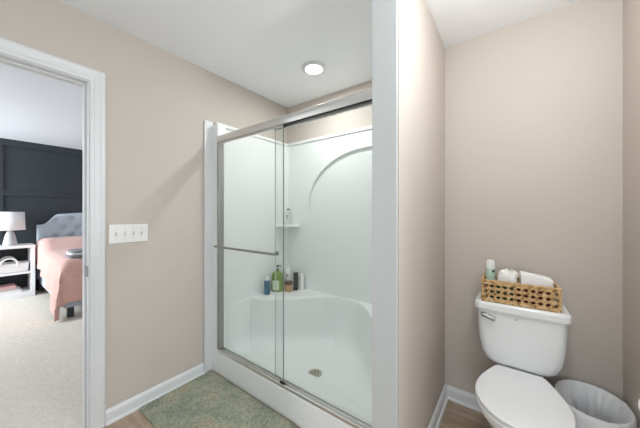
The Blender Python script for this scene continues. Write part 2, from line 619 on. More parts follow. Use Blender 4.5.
# smooth the normals for soft corners
for _ in range(6):
    norms = [(norms[i - 1] + norms[i] * 2 + norms[(i + 1) % nC]).normalized() for i in range(nC)]
prof = [(0, 1.0), (.004, .985), (.012, .95), (.02, .6), (.03, .28), (.042, .17), (.06, .105), (.085, .06), (.12, .03), (.17, .012)]
for off, hz in prof:
    ring = []
    for i in range(nC):
        front = i >= nC - len(front_line) or i == 0 or i == nC - len(front_line) - 1
        top = ZS if not front else .172
        # side walls continue up: keep full height there
        o = min(off, 0.6 * (curve[i] - DC).length)
        p = curve[i] + norms[i] * o
        ring.append((p.x, p.y, .072 + (top - .072) * hz))
    rings.append(ring)
mid = []
for f, z in ((.6, .070), (.25, .062)):
    mid.append([tuple(DC.lerp(Vector(rings[-1][i][:2]), f)) + (z,) for i in range(nC)])
rings += mid
rings.append([(DC.x + .054 * math.cos(a), DC.y + .054 * math.sin(a), .058) for a in
              [math.atan2(mid[-1][i][1] - DC.y, mid[-1][i][0] - DC.x) for i in range(nC)]])
loft(bm, rings, False, True)
pan = obj('shower_pan', bm, M['acrylic'], stall, angle=50)
# curb
bm = BM()
prof = [(SYF, .0), (SYF, .162), (SYF + .004, .170), (SYF + .012, .174), (1.25, .174), (1.26, .172), (1.262, .165), (1.262, 0)]
loft(bm, [[(x, y, z) for y, z in prof] for x in (SX0, SX1)])
obj('curb', bm, M['acrylic'], stall)
# seats: flat tops to walls
for s, cv, corner in (('L', seatL, (SX0 + .004, SYB + .02)), ('R', seatR, (SX1 - .004, SYB + .02))):
    bm = BM()
    c = [(p.x, p.y) for p in cv]
    out = c + ([(corner[0] + .0, c[-1][1] + .02), (corner[0], corner[1]), (corner[0], c[0][1])] if s == 'L' else
               [(corner[0], c[-1][1]), (corner[0], corner[1]), (c[0][0], corner[1])])
    if s == 'L':
        out = c + [(c[-1][0], corner[1]), (corner[0], corner[1]), (corner[0], c[0][1])]
    loft(bm, [[(x, y, ZS - .012) for x, y in out], [(x, y, ZS) for x, y in out]])
    obj('corner_seat', bm, M['acrylic'], stall)
# wall panels (one rounded U shaped wall, split into its three faces)
RC = .035
bm = BM()
box(bm, SX0, FX0, 1.20, SYB + .02, .15, ZT - .004, .004)
obj('side_panel', bm, M['acrylic'], stall)
bm = BM()
box(bm, FX1, SX1, 1.20, SYB + .02, .15, ZT - .004, .004)
obj('side_panel', bm, M['acrylic'], stall)
bm = BM()
box(bm, SX0 + .002, SX1 - .002, SYB, YS - .003, .15, ZT - .002, .004)
# coved corners
for cx, sg in ((FX0, 1), (FX1, -1)):
    pr = [(cx - sg * .004, SYB + .004)] + [(cx + sg * (RC - RC * math.sin(a)), SYB - (RC - RC * math.cos(a))) for a in [math.radians(90 * k / 6) for k in range(7)]][::-1]
    loft(bm, [[(x, y, z) for x, y in pr] for z in (ZS, ZT - .004)])
obj('back_panel', bm, M['acrylic'], stall)
# top ledge rim round the three panels
bm = BM()
box(bm, SX0, FX0 + .012, 1.20, SYB, ZT - .03, ZT, .006, 3)
box(bm, SX0, SX1, SYB - .012, YS - .003, ZT - .03, ZT, .006, 3)
box(bm, FX1 - .012, SX1, 1.20, SYB, ZT - .03, ZT, .006, 3)
obj('top_rim', bm, M['acrylic'], stall)
# front columns that carry the door jambs
for x0, x1 in ((SX0, -1.895), (-.509, SX1)):
    bm = BM(); box(bm, x0, x1, SYF + .004, 1.262, .16, ZT - .02, .012, 3)
    obj('front_column', bm, M['acrylic'], stall)
# flange on the tan wall
bm = BM(); box(bm, SX0, SX0 + .012, 1.114, SYF + .01, 0.0, ZT, .004)
obj('wall_flange', bm, M['trim'], stall)
# arch moulded in the back wall
bm = BM()
pts = []
for k in range(49):
    a = math.radians(180 - 180 * k / 48)
    pts.append((-1.0 + .45 * math.cos(a) * 1.45, SYB + .006, 1.30 + .555 * math.sin(a) ** .9 if 0 < k < 48 else 1.30))
pts = [p for p in pts if p[0] < FX1 - .01]
tube(bm, pts, .0095, 12, ry=.028)
obj('arch_rib', bm, M['acrylic'], stall, angle=80)
# small corner shelf
bm = BM()
cx, cy = FX0 - .004, SYB + .004
outl = [(cx, cy)] + [(cx + .192 * math.cos(a), cy - .192 * math.sin(a)) for a in [math.radians(90 * k / 16) for k in range(17)]]
prism(bm, outl, 1.140, 1.162, .006, 3)
obj('corner_shelf', bm, M['acrylic'], stall)
# drain
bm = BM(); lathe(bm, [(.054, .056), (.054, .062), (.048, .0645), (.044, .062), (.02, .0605), (.004, .0605)], DC.x, DC.y, 32)
dr = obj('drain', bm, M['drain'], stall)
bm = BM()
for k in range(8):
    a = 2 * math.pi * k / 8
    lathe(bm, [(.006, .0612), (.006, .0622)], DC.x + .028 * math.cos(a), DC.y + .028 * math.sin(a), 10)
lathe(bm, [(.008, .0606), (.008, .0616)], DC.x, DC.y, 12)
obj('drain_holes', bm, M['gasket'], dr)

# ------------------------------------------------------------------ sliding shower door
sd = thing('shower_door', 'chrome framed sliding glass shower door standing on the white curb', 'shower door', (-1.236, 1.195, .174))
JX0, JX1 = -1.8915, -.517
bm = BM()
prof = [(1.172, 1.852), (1.167, 1.868), (1.168, 1.884), (1.175, 1.897), (1.188, 1.904), (1.212, 1.904), (1.222, 1.898), (1.222, 1.846),
        (1.217, 1.846), (1.217, 1.862), (1.178, 1.862), (1.178, 1.846), (1.173, 1.846)]
loft(bm, [[(x, y, z) for y, z in prof] for x in (JX0 - .001, JX1 + .001)])
hd = obj('header', bm, M['chrome'], sd, angle=25)
bm = BM(); box(bm, JX0, JX1, 1.180, 1.2165, 1.850, 1.862)
obj('header_channel', bm, M['gasket'], hd)
bm = BM()
prof = [(1.178, .1745), (1.178, .190), (1.184, .196), (1.190, .190), (1.198, .188), (1.199, .194), (1.204, .194), (1.205, .188), (1.216, .188), (1.217, .200), (1.221, .200), (1.222, .1745)]
loft(bm, [[(x, y, z) for y, z in prof] for x in (JX0, JX1)])
obj('bottom_track', bm, M['chrome'], sd, angle=25)
for x0, x1 in ((JX0, JX0 + .024), (JX1 - .024, JX1)):
    bm = BM(); box(bm, x0, x1, 1.174, 1.222, .196, 1.848, .004)
    obj('side_jamb', bm, M['satin'], sd)
# panels
for nm, x0, x1, y in (('outer', -1.872, -1.165, 1.1865), ('inner', -1.262, -.530, 1.2095)):
    bm = BM(); box(bm, x0, x1, y - .003, y + .003, .196, 1.856)
    p = obj('sliding_panel', bm, M['glass'], sd, smooth=False)
    if nm == 'outer':
        p['label'] = 'outer glass panel with the towel bar'
    else:
        p['label'] = 'inner glass panel sliding behind the towel bar one'
    for xe in (x0, x1):
        bm = BM(); box(bm, xe - .0015, xe + .0015, y - .0034, y + .0034, .196, 1.856)
        obj('edge', bm, M['glassedge' if nm == 'outer' else 'edgelight'], p)
    bm = BM(); box(bm, x0, x1, y - .005, y + .005, 1.832, 1.852)
    obj('hanger_rail', bm, M['chrome'], p)
    if nm == 'outer':
        bm = BM()
        zb = 1.022
        xa, xb = -1.835, -1.215
        tube(bm, [(xa - .03, y - .05, zb), (xb + .02, y - .05, zb)], .0085, 14)
        for xm in (xa, xb):
            tube(bm, [(xm, y - .0035, zb), (xm, y - .012, zb)], .014, 16)
            tube(bm, [(xm, y - .010, zb), (xm, y - .05, zb)], .007, 12)
        tw = obj('towel_bar', bm, M['satin'], p)
        tw['label'] = 'chrome towel bar'
        bm = BM(); box(bm, x1 - .03, x1 + .012, y - .006, y + .006, .189, .206, .003)
        obj('bottom_guide', bm, M['gasket'], p)

# ------------------------------------------------------------------ bottles in the shower
def bottle(name, label, x, y, z, parts, group='toiletries on the shower seat', flat=1.0, rz=0):
    t = thing(name, label, 'bottle', (x, y, z), group, rz)
    for pn, prof, m, kw in parts:
        bm = BM()
        if prof == 'mesh':
            kw['fn'](bm)
        else:
            lathe(bm, prof, 0, 0, 24, 1.0, kw.get('sy', flat), True, True)
        obj(pn, bm, m, t, world=False, angle=40)
    return t


Z0 = ZS + .0005


def pump_fn(z, h, reach=.035, sign=-1):
    def fn(bm):
        lathe(bm, [(.013, z), (.013, z + .014), (.005, z + .016), (.005, z + h)], 0, 0, 14)
        tube(bm, [(0, 0, z + h), (sign * reach * .6, 0, z + h + .002), (sign * reach, 0, z + h - .006)], [.008, .006, .004], 10)
        lathe(bm, [(.010, z + h - .004), (.011, z + h + .006), (.006, z + h + .009)], 0, 0, 14)
    return fn


bottle('shampoo_bottle', 'small blue bottle with a white cap, leftmost on the shower seat', -1.880, 1.692, Z0, [
    ('body', [(.025, 0), (.028, .004), (.028, .118), (.024, .130), (.017, .134)], M['blueglass'], {}),
    ('cap', [(.0175, .134), (.0175, .160), (.015, .164)], M['whitepl'], {})])
gb = bottle('pump_bottle', 'wide green pump bottle with dark pump on the shower seat', -1.872, 1.822, Z0, [
    ('body', [(.050, 0), (.056, .006), (.057, .14), (.050, .175), (.030, .196), (.016, .203)], M['greenbottle'], {'sy': .62}),
    ('pump', 'mesh', M['darkpump'], {'fn': pump_fn(.203, .048, .04, 1)})], rz=math.radians(38))
bm = BM()
rr = []
for z in (.018, .112):
    rr.append([(.0578 * math.cos(a), .0578 * .62 * math.sin(a), z) for a in [math.radians(-150 + 10 * k) for k in range(9)]])
loft(bm, rr, False, False, closed=False)
obj('label_sticker', bm, M['palelabel'], gb, world=False)
wb = bottle('lotion_bottle', 'tall white pump bottle standing behind the brown jar', -1.868, 1.972, Z0, [
    ('body', [(.030, 0), (.033, .004), (.033, .165), (.026, .19), (.014, .2)], M['whitepl'], {}),
    ('pump', 'mesh', M['whitepl'], {'fn': pump_fn(.2, .045, .032, 1)})])
bm = BM()
rr = [[(.0335 * math.cos(a), .0335 * math.sin(a), z) for a in [math.radians(-95 + 10 * k) for k in range(6)]] for z in (.128, .142)]
loft(bm, rr, False, False, closed=False)
obj('print_band', bm, M['greyprint'], wb, world=False)
tag(thing('cosmetic_jar', 'x', 'jar', (-1.784, 1.887, Z0)), 'squat amber jar with a brown lid on the shower seat', 'jar', 'toiletries on the shower seat')
jar = bpy.data.objects['cosmetic_jar']
bm = BM(); lathe(bm, [(.038, 0), (.042, .005), (.042, .062), (.038, .07)], 0, 0, 24); obj('body', bm, M['amber'], jar, world=False)
bm = BM(); lathe(bm, [(.041, .0705), (.041, .092), (.038, .096)], 0, 0, 24); obj('lid', bm, M['jarlid'], jar, world=False)
kb = bottle('hair_product_bottle', 'slim black bottle between the amber jar and a white bottle', -1.751, 1.957, Z0, [
    ('body', [(.022, 0), (.0245, .004), (.0245, .125), (.0235, .127)], M['blackpl'], {}),
    ('cap', [(.0235, .1275), (.0235, .170), (.019, .177)], M['blackpl'], {})])
bm = BM()
for k in range(3):
    rr = [[(.0249 * math.cos(a), .0249 * math.sin(a), z) for a in [math.radians(-85 + 10 * q) for q in range(3)]] for z in (.03 + .03 * k, .05 + .03 * k)]
    loft(bm, rr, False, False, closed=False)
obj('print', bm, M['greyprint'], kb, world=False)
bottle('conditioner_bottle', 'slim plain white bottle, rightmost on the shower seat', -1.706, 2.000, Z0, [
    ('body', [(.021, 0), (.024, .004), (.024, .12), (.0235, .122)], M['whitepl'], {}),
    ('cap', [(.0235, .1225), (.0235, .160), (.020, .165)], M['whitepl'], {})])
ub = bottle('clear_pump_bottle', 'clear bottle with grey printing alone on the upper corner shelf', -1.862, 1.965, 1.1625, [
    ('body', [(.038, 0), (.042, .004), (.042, .10), (.034, .135), (.018, .15)], M['clearbottle'], {}),
    ('pump', 'mesh', M['whitepl'], {'fn': pump_fn(.15, .055, .035, 1)})], group=None)
for z0, z1 in ((.083, .096), (.058, .064)):
    bm = BM()
    rr = [[(.0426 * math.cos(a), .0426 * math.sin(a), z) for a in [math.radians(-75 + 10 * q) for q in range(4)]] for z in (z0, z1)]
    loft(bm, rr, False, False, closed=False)
    obj('print', bm, M['greyprint'], ub, world=False)
bm = BM(); lathe(bm, [(.0145, .151), (.0145, .166)], 0, 0, 14); obj('collar', bm, M['greyprint'], ub, world=False)

# ------------------------------------------------------------------ ceiling downlight in the shower
dl = thing('downlight', 'round white recessed downlight in the ceiling over the shower', 'ceiling light', (-1.264, 1.63, H))
bm = BM()
vr = [[(r * math.cos(2 * math.pi * k / 40), r * math.sin(2 * math.pi * k / 40), z) for k in range(40)] for r, z in
      ((.098, -.001), (.096, -.008), (.085, -.014), (.068, -.014), (.062, -.006))]
loft(bm, vr, True, False)
obj('trim_ring', bm, M['trim'], dl, world=False)
bm = BM(); lathe(bm, [(.067, -.010), (.067, -.016), (.05, -.0195), (.01, -.0205)], 0, 0, 40)
obj('lens', bm, M['lens'], dl, world=False)

# ------------------------------------------------------------------ switch plate
SYc, SZc = .610, 1.152
sp = thing('light_switch_plate', 'white four-gang light switch plate on the tan wall beside the door casing', 'light switch', (XL, SYc, SZc - .06))
bm = BM(); box(bm, XL + .0005, XL + .007, SYc - .106, SYc + .106, SZc - .059, SZc + .059, .004, 3)
obj('cover_plate', bm, M['plate'], sp)
for k in range(4):
    yc = SYc + (k - 1.5) * .046
    bm = BM(); box(bm, XL + .0065, XL + .009, yc - .006, yc + .006, SZc - .013, SZc + .013, .001)
    fr = obj('toggle_slot', bm, M['screw'], sp)
    up = k != 1
    bm = BM()
    tube(bm, [(XL + .008, yc, SZc), (XL + .020, yc, SZc + (.009 if up else -.009))], [.0045, .0035], 8)
    obj('toggle', bm, M['plate'], sp)
    for dz in (-.03, .03):
        bm = BM(); tube(bm, [(XL + .0065, yc, SZc + dz), (XL + .0083, yc, SZc + dz)], .0032, 10)
        obj('screw', bm, M['screw'], sp)

# ------------------------------------------------------------------ bath rug
bm = BM()
nx, ny = 92, 48
rx0, rx1, ry0, ry1 = XL + .030, -1.045, .655, 1.166
vv = []
for i in range(nx + 1):
    row = []
    for j in range(ny + 1):
        u, v = i / nx, j / ny
        x = rx0 + (rx1 - rx0) * u; y = ry0 + (ry1 - ry0) * v
        e = min(u, 1 - u) * (rx1 - rx0); f = min(v, 1 - v) * (ry1 - ry0)
        ed = min(1, min(e, f) / .02)
        z = .004 + .014 * math.sqrt(max(0, 1 - (1 - ed) ** 2)) + .004 * noise.noise(Vector((x * 60, y * 60, 0))) * ed
        row.append(bm.verts.new((x, y, z)))
    vv.append(row)
for i in range(nx):
    for j in range(ny):
        bm.faces.new((vv[i][j], vv[i + 1][j], vv[i + 1][j + 1], vv[i][j + 1]))
geo = bmesh.ops.extrude_face_region(bm, geom=list(bm.faces))
for g in geo['geom']:
    if isinstance(g, bmesh.types.BMVert):
        g.co.z = .001
tag(obj('bath_rug', bm, M['rug'], loc=(-1.5, .91, 0), angle=80), 'mottled green bath rug on the tile floor along the shower curb', 'rug')

# ------------------------------------------------------------------ toilet
TX, TY = .036, YB - .012
toilet = thing('toilet', 'white two-piece toilet with closed lid against the back wall', 'toilet', (TX, TY, 0))


def egg(wm, yb, yc, yf, wb, n=20, sh=0.0):
    """closed outline, back edge at yb half width wb, widest wm at yc, front tip at yf"""
    pts = []
    for k in range(n + 1):            # right side, back to widest
        u = 1 - k / n
        x = wb + (wm - wb) * math.cos(u * math.pi / 2)
        y = yc + (yb - yc) * u
        if k == 0:
            pts.append((x * .9, y)); pts.append((x * .97, y - .006)); continue
        if k == 1 and False:
            continue
        pts.append((x, y))
    for k in range(1, 2 * n):        # front half ellipse
        a = math.pi * k / (2 * n)
        pts.append((wm * math.cos(a), yc - (yc - yf) * math.sin(a)))
    L = [(-x, y) for x, y in pts[:n + 2]][::-1]
    return pts + L


def solid(bm, outl_z):
    loft(bm, [[(x, y, z) for x, y in o] for o, z in outl_z])


bm = BM()
secs = []
for z, wm, wb, yb, yc, yf in ((0, .105, .10, -.06, -.32, -.50), (.03, .105, .10, -.06, -.32, -.50), (.05, .098, .095, -.06, -.32, -.49),
                               (.15, .095, .09, -.06, -.33, -.49), (.24, .115, .095, -.10, -.38, -.55), (.31, .148, .10, -.17, -.43, -.62),
                               (.36, .170, .112, -.20, -.455, -.655), (.385, .176, .116, -.20, -.46, -.665), (.392, .172, .113, -.203, -.46, -.66)):
    secs.append((egg(wm, yb, yc, yf, wb), z))
solid(bm, secs)
obj('bowl', bm, M['porcelain'], toilet, world=False, angle=60)
bm = BM(); box(bm, -.105, .105, -.235, -.03, .20, .4225, .015, 3)
obj('tank_deck', bm, M['porcelain'], toilet, world=False)
bm = BM()
solid(bm, [(egg(.178, -.239, -.46, -.672, .125), .393), (egg(.181, -.237, -.46, -.676, .127), .399), (egg(.179, -.237, -.46, -.674, .126), .407), (egg(.174, -.24, -.46, -.668, .122), .409)])
obj('seat', bm, M['seatplastic'], toilet, world=False)
bm = BM()
solid(bm, [(egg(.174, -.236, -.46, -.668, .118), .4095), (egg(.179, -.222, -.46, -.675, .106), .4235), (egg(.179, -.206, -.46, -.675, .104), .427), (egg(.172, -.206, -.46, -.667, .100), .433),
           (egg(.12, -.23, -.46, -.60, .09), .4355)])
obj('seat_lid', bm, M['seatplastic'], toilet, world=False)
bm = BM()
rg = []
for z, w2, yf, yb, r in ((.4235, .100, -.160, -.035, .03), (.427, .120, -.178, -.022, .035), (.436, .142, -.194, -.012, .04), (.455, .160, -.203, -.006, .042), (.50, .177, -.211, -.004, .042),
                         (.56, .187, -.216, -.003, .04), (.64, .192, -.219, -.003, .038), (.736, .195, -.221, -.003, .036)):
    rg.append([(x, y, z) for x, y in rrect(w2, yf, yb, r)])
loft(bm, rg)
obj('tank', bm, M['porcelain'], toilet, world=False, angle=60)
bm = BM()
rg = []
for z, g, r in ((.7365, -.006, .03), (.739, 0, .034), (.768, .001, .034), (.776, -.003, .034), (.781, -.010, .03), (.7825, -.022, .024)):
    rg.append([(x, y, z) for x, y in rrect(.2065 + g, -.234 - g, -.001, r + 0)])
loft(bm, rg)
obj('tank_lid', bm, M['porcelain'], toilet, world=False, angle=50)
bm = BM()
tube(bm, [(-.163, -.212, .708), (-.163, -.232, .708)], .013, 16)
tube(bm, [(-.168, -.236, .709), (-.150, -.240, .706), (-.118, -.240, .696), (-.106, -.240, .693)], [.010, .0105, .0115, .009], 12)
fl = obj('flush_lever', bm, M['satin'], toilet, world=False)
fl['label'] = 'chrome flush lever'
bm = BM(); tube(bm, [(-.012, -.2205, .708), (-.012, -.2222, .708)], .0055, 14)
obj('emblem', bm, M['drain'], toilet, world=False)
for sx in (-1, 1):
    bm = BM()
    lathe(bm, [(.012, .001), (.012, .018), (.007, .025)], sx * .122, -.30, 14)
    obj('bolt_cap', bm, M['porcelain'], toilet, world=False)

# ------------------------------------------------------------------ cane basket on the tank
BW, BD, BH = .332, .150, .119
bx, by, bz = .0305, 1.823, .7829
basket = thing('cane_basket', 'open woven cane basket sitting on the toilet tank lid', 'basket', (bx, by, bz), rz=math.radians(2.2))


def cane_panel(bm, p0, ux, n, cols, margin, rows=3, cell=.030, low=.014, t=.005):
    """perforated sheet from p0 along ux (len = cols*cell + 2*margin), height BH, thickness t along n"""
    p0 = Vector(p0); ux = Vector(ux); n = Vector(n)
    up = Vector((0, 0, 1))

    def P(a, h, d):
        return p0 + ux * a + up * h + n * d
    W = cols * cell + 2 * margin

    def solidrect(a0, a1, h0, h1):
        r0 = [P(a0, h0, 0), P(a1, h0, 0), P(a1, h1, 0), P(a0, h1, 0)]
        r1 = [P(a0, h0, t), P(a1, h0, t), P(a1, h1, t), P(a0, h1, t)]
        loft(bm, [r0, r1])
    top = low + rows * cell
    solidrect(0, W, 0, low)
    solidrect(0, W, top, BH)
    solidrect(0, margin, low, top); solidrect(W - margin, W, low, top)
    for i in range(cols):
        for j in range(rows):
            a0 = margin + i * cell; h0 = low + j * cell
            ca, ch = a0 + cell / 2, h0 + cell / 2
            N = 16
            ho, so = [], []
            for k in range(N):
                an = 2 * math.pi * (k + .5) / N
                c_, s_ = math.cos(an), math.sin(an)
                q = cell / 2 / max(abs(c_), abs(s_))
                so.append((ca + q * c_, ch + q * s_))
                ho.append((ca + .0102 * c_, ch + .0086 * s_))
            rings = []
            for d_, src in ((0, so), (0, ho), (t, ho), (t, so)):
                rings.append([P(a, h, d_) for a, h in src])
            loft(bm, rings, False, False)


bm = BM()
cane_panel(bm, (-BW / 2, -BD / 2, 0), (1, 0, 0), (0, 1, 0), 11, .001)
cane_panel(bm, (-BW / 2, BD / 2 - .005, 0), (1, 0, 0), (0, 1, 0), 11, .001)
cane_panel(bm, (-BW / 2, -BD / 2, 0), (0, 1, 0), (1, 0, 0), 5, .0)
cane_panel(bm, (BW / 2 - .005, -BD / 2, 0), (0, 1, 0), (1, 0, 0), 5, .0)
obj('woven_sides', bm, M['cane'], basket, world=False, smooth=False)
bm = BM(); box(bm, -BW / 2 + .004, BW / 2 - .004, -BD / 2 + .004, BD / 2 - .004, 0.001, .007)
obj('base', bm, M['cane'], basket, world=False)


def braid(bm, p0, p1, r=.0055, pitch=.016):
    p0 = Vector(p0); p1 = Vector(p1)
    L = (p1 - p0).length; d = (p1 - p0).normalized()
    s = Vector((-d.y, d.x, 0)) if abs(d.z) < .9 else Vector((1, 0, 0))
    u = d.cross(s)
    n = max(8, int(L / pitch * 6))
    for ph in (0, 2 * math.pi / 3, 4 * math.pi / 3):
        pts = []
        for k in range(n + 1):
            a = k / n * L
            an = 2 * math.pi * a / pitch / 2 + ph
            pts.append(p0 + d * a + s * r * .6 * math.cos(an) + u * r * .6 * math.sin(an))
        tube(bm, pts, r * .62, 6)


hx, hy = BW / 2 - .001, BD / 2 - .001
bm = BM()
for z in (BH - .002, .006):
    braid(bm, (-hx, -hy, z), (hx, -hy, z)); braid(bm, (-hx, hy, z), (hx, hy, z)); braid(bm, (-hx, -hy, z), (-hx, hy, z)); braid(bm, (hx, -hy, z), (hx, hy, z))
for sx in (-1, 1):
    for sy in (-1, 1):
        braid(bm, (sx * hx, sy * hy, .002), (sx * hx, sy * hy, BH))
obj('braided_edging', bm, M['cane'], basket, world=False, angle=80)
# woven crossing strands on the front face
bm = BM()
for i in range(12):
    a = -BW / 2 + .001 + i * .03
    for dx in (-.0028, .0028):
        tube(bm, [(a + dx, -BD / 2 - .0006, .012), (a + dx, -BD / 2 - .0006, BH - .006)], .0019, 6)
for j in range(5):
    h = .014 + j * .03 if j < 4 else BH - .017
    for dz in (-.003, .003):
        tube(bm, [(-BW / 2 + .004, -BD / 2 - .0014, h + dz), (BW / 2 - .004, -BD / 2 - .0014, h + dz)], .0019, 6)
obj('cane_strands', bm, M['cane'], basket, world=False, angle=80)


def soft_slab(bm, sx, sy, sz, amp, seed, n=10, p=5.0):
    """rounded cushion-like block with creases"""
    r = bmesh.ops.create_cube(bm, size=2.0)
    bmesh.ops.subdivide_edges(bm, edges=bm.edges[:], cuts=n, use_grid_fill=True)
    for v in bm.verts:
        c = v.co
        l = (abs(c.x) ** p + abs(c.y) ** p + abs(c.z) ** p) ** (1 / p)
        q = c / l * max(abs(c.x), abs(c.y), abs(c.z))
        q = q * (1 + 0)
        q = q + Vector((noise.noise(q * 1.7 + Vector((seed, 0, 0))), noise.noise(q * 1.7 + Vector((0, seed, 0))), noise.noise(q * 2.1 + Vector((0, 0, seed))))) * amp
        v.co = Vector((q.x * sx, q.y * sy, q.z * sz))


# items in the basket (own things)
cr = math.cos(math.radians(2.2)); sr = math.sin(math.radians(2.2))


def in_basket(lx, ly, lz):
    return (bx + lx * cr - ly * sr, by + lx * sr + ly * cr, bz + lz)


can = thing('air_freshener_can', 'mint green spray bottle with white cap at the left end of the cane basket', 'bottle', in_basket(-.128, .035, .0075))
bm = BM(); lathe(bm, [(.022, 0), (.0245, .004), (.0245, .150), (.020, .160)], 0, 0, 24); obj('body', bm, M['mint'], can, world=False)
bm = BM(); lathe(bm, [(.0215, .1605), (.0225, .165), (.0225, .196), (.018, .210), (.008, .214)], 0, 0, 24); obj('cap', bm, M['whitepl'], can, world=False)
bm = BM()
rr = [[(.0249 * math.cos(a), .0249 * math.sin(a), z) for a in [math.radians(-70 + 10 * q) for q in range(5)]] for z in (.142, .156)]
loft(bm, rr, False, False, closed=False)
obj('print', bm, M['darkpump'], can, world=False)
bm = BM()
soft_slab(bm, .048, .038, .065, .0, 1.0)
for v in bm.verts:
    if v.co.z > 0:
        k = v.co.z / .065
        v.co.x *= 1 - .15 * k
        v.co.z += .018 * noise.noise(v.co * 45 + Vector((3, 1, 0))) * k + .022 * (v.co.x / .05) * 0
        v.co.x += .008 * noise.noise(v.co * 50) * k
        v.co.y += .010 * noise.noise(v.co * 38 + Vector((7, 0, 0))) * k
tz = thing('tissue_pack', 'crumpled white tissues in the middle of the cane basket', 'tissues', in_basket(-.048, .024, .0075))
bmesh.ops.translate(bm, verts=bm.verts, vec=(0, 0, .066 + .0))
for v in bm.verts:
    v.co.z *= 1.17
obj('tissue_stack', bm, M['tissue'], tz, world=False, angle=30)
bm = BM()
# loose folded sheets sticking up
for s in range(4):
    n = 7
    g = []
    for i in range(n):
        row = []
        for j in range(n):
            u, v_ = i / (n - 1) - .5, j / (n - 1)
            p = Vector((-.02 + s * .016 + u * .045, -.012 + s * .008 + v_ * .012 * math.sin(s * 2.1) + .006 * math.sin(u * 9 + s), .122 + v_ * (.046 + .008 * math.sin(s * 3)) - .02 * abs(u) * 2 * v_))
            p += Vector((noise.noise(p * 30), noise.noise(p * 30 + Vector((5, 0, 0))), noise.noise(p * 30 + Vector((0, 5, 0))))) * .006
            row.append(bm.verts.new(p))
        g.append(row)
    for i in range(n - 1):
        for j in range(n - 1):
            bm.faces.new((g[i][j], g[i + 1][j], g[i + 1][j + 1], g[i][j + 1]))
obj('loose_tissue', bm, M['tissue'], tz, world=False, angle=60)
wp = thing('wipes_pack', 'plain white soft pack leaning at the right of the cane basket', 'wipes', in_basket(.090, .014, .0075))
wp.rotation_euler = (0, math.radians(0), math.radians(4))
bm = BM()
soft_slab(bm, .070, .034, .076, .05, 4.2, p=14.0)
bmesh.ops.translate(bm, verts=bm.verts, vec=(0, 0, .079))
for v in bm.verts:
    k = v.co.z / .158
    v.co.z -= .17 * v.co.x * k
    v.co.y += .014 * k
    v.co.x -= .012 * k
zmin = min(v.co.z for v in bm.verts)
bmesh.ops.translate(bm, verts=bm.verts, vec=(0, 0, -zmin))
obj('pack', bm, M['wrap'], wp, world=False, angle=50)

for lx_, hw, hh, mn, nm, lab in ((-.085, .062, .046, 'deepgreen', 'filler', 'added dark green pouch low at the front left inside the cane basket'),
                             (.065, .080, .046, 'maroon', 'filler', 'added dark maroon pouch low at the front right inside the cane basket')):
    pc = thing(nm, lab, 'filler', in_basket(lx_, -.049, .0075), 'added fillers in the cane basket', rz=math.radians(2.2))
    bm = BM(); soft_slab(bm, hw, .016, hh, .04, hw * 90, n=8, p=7.0)  # added pieces that keep the cane holes dark, in hues glimpsed through them
    zmin = min(v.co.z for v in bm.verts)
    bmesh.ops.translate(bm, verts=bm.verts, vec=(0, 0, -zmin))
    obj('filler_body', bm, M[mn], pc, world=False, angle=50)

# ------------------------------------------------------------------ waste bin and its bag
NX, NY = .314, 1.790
bin_ = thing('waste_bin', 'round white waste bin on the floor between the toilet and right wall', 'bin', (NX, NY, 0))
bm = BM()
prof = [(.094, .001), (.098, .006), (.127, .36), (.129, .362), (.129, .368), (.125, .368), (.095, .012)]
BSY = 1.20
lathe(bm, prof, 0, 0, 40, 1.0, BSY)
obj('bin_body', bm, M['bin'], bin_, world=False)
bm = BM()
n = 120
rings = []


def ridged(p):
    return 1 - abs(noise.noise(p)) * 2.2


prof = [(1.035, .17), (1.04, .22), (1.045, .27), (1.045, .32), (1.04, .352), (1.025, .374), (1.0, .379), (.95, .374), (.925, .35), (.90, .31), (.86, .25), (.80, .18), (.72, .12), (.6, .07), (.35, .05), (.05, .045)]
for q, (f, z) in enumerate(prof):
    rg = []
    for k in range(n):
        a = 2 * math.pi * k / n
        R = .130
        c_, s_ = math.cos(a), math.sin(a)
        cr_ = ridged(Vector((c_ * 2.9 + z * 5, s_ * 2.9 - z * 4, z * 4 + 3)))
        fi = .5 * noise.noise(Vector((c_ * 7, s_ * 7, z * 14)))
        if q <= 4:
            wr = abs(.005 * cr_ + .004 * fi)
        elif q <= 7:
            wr = .0008 * cr_
        else:
            wr = -abs(.038 * max(0, cr_) + .016 * fi) * min(1, (q - 7) / 2)
        zz = z
        if q == 0:
            zz += .03 * noise.noise(Vector((c_ * 3, s_ * 3, 5)))
        elif 3 < q < 8:
            zz += .006 * abs(noise.noise(Vector((c_ * 4, s_ * 4, 2))))
        rg.append(((R * f + wr) * c_, (R * f + wr) * BSY * s_, zz))
    rings.append(rg)
loft(bm, rings, False, True)
bag = obj('bin_liner', bm, M['film'], loc=(NX, NY, 0), world=False, angle=70)
tag(bag, 'thin crinkled translucent white bag lining the waste bin', 'bag')

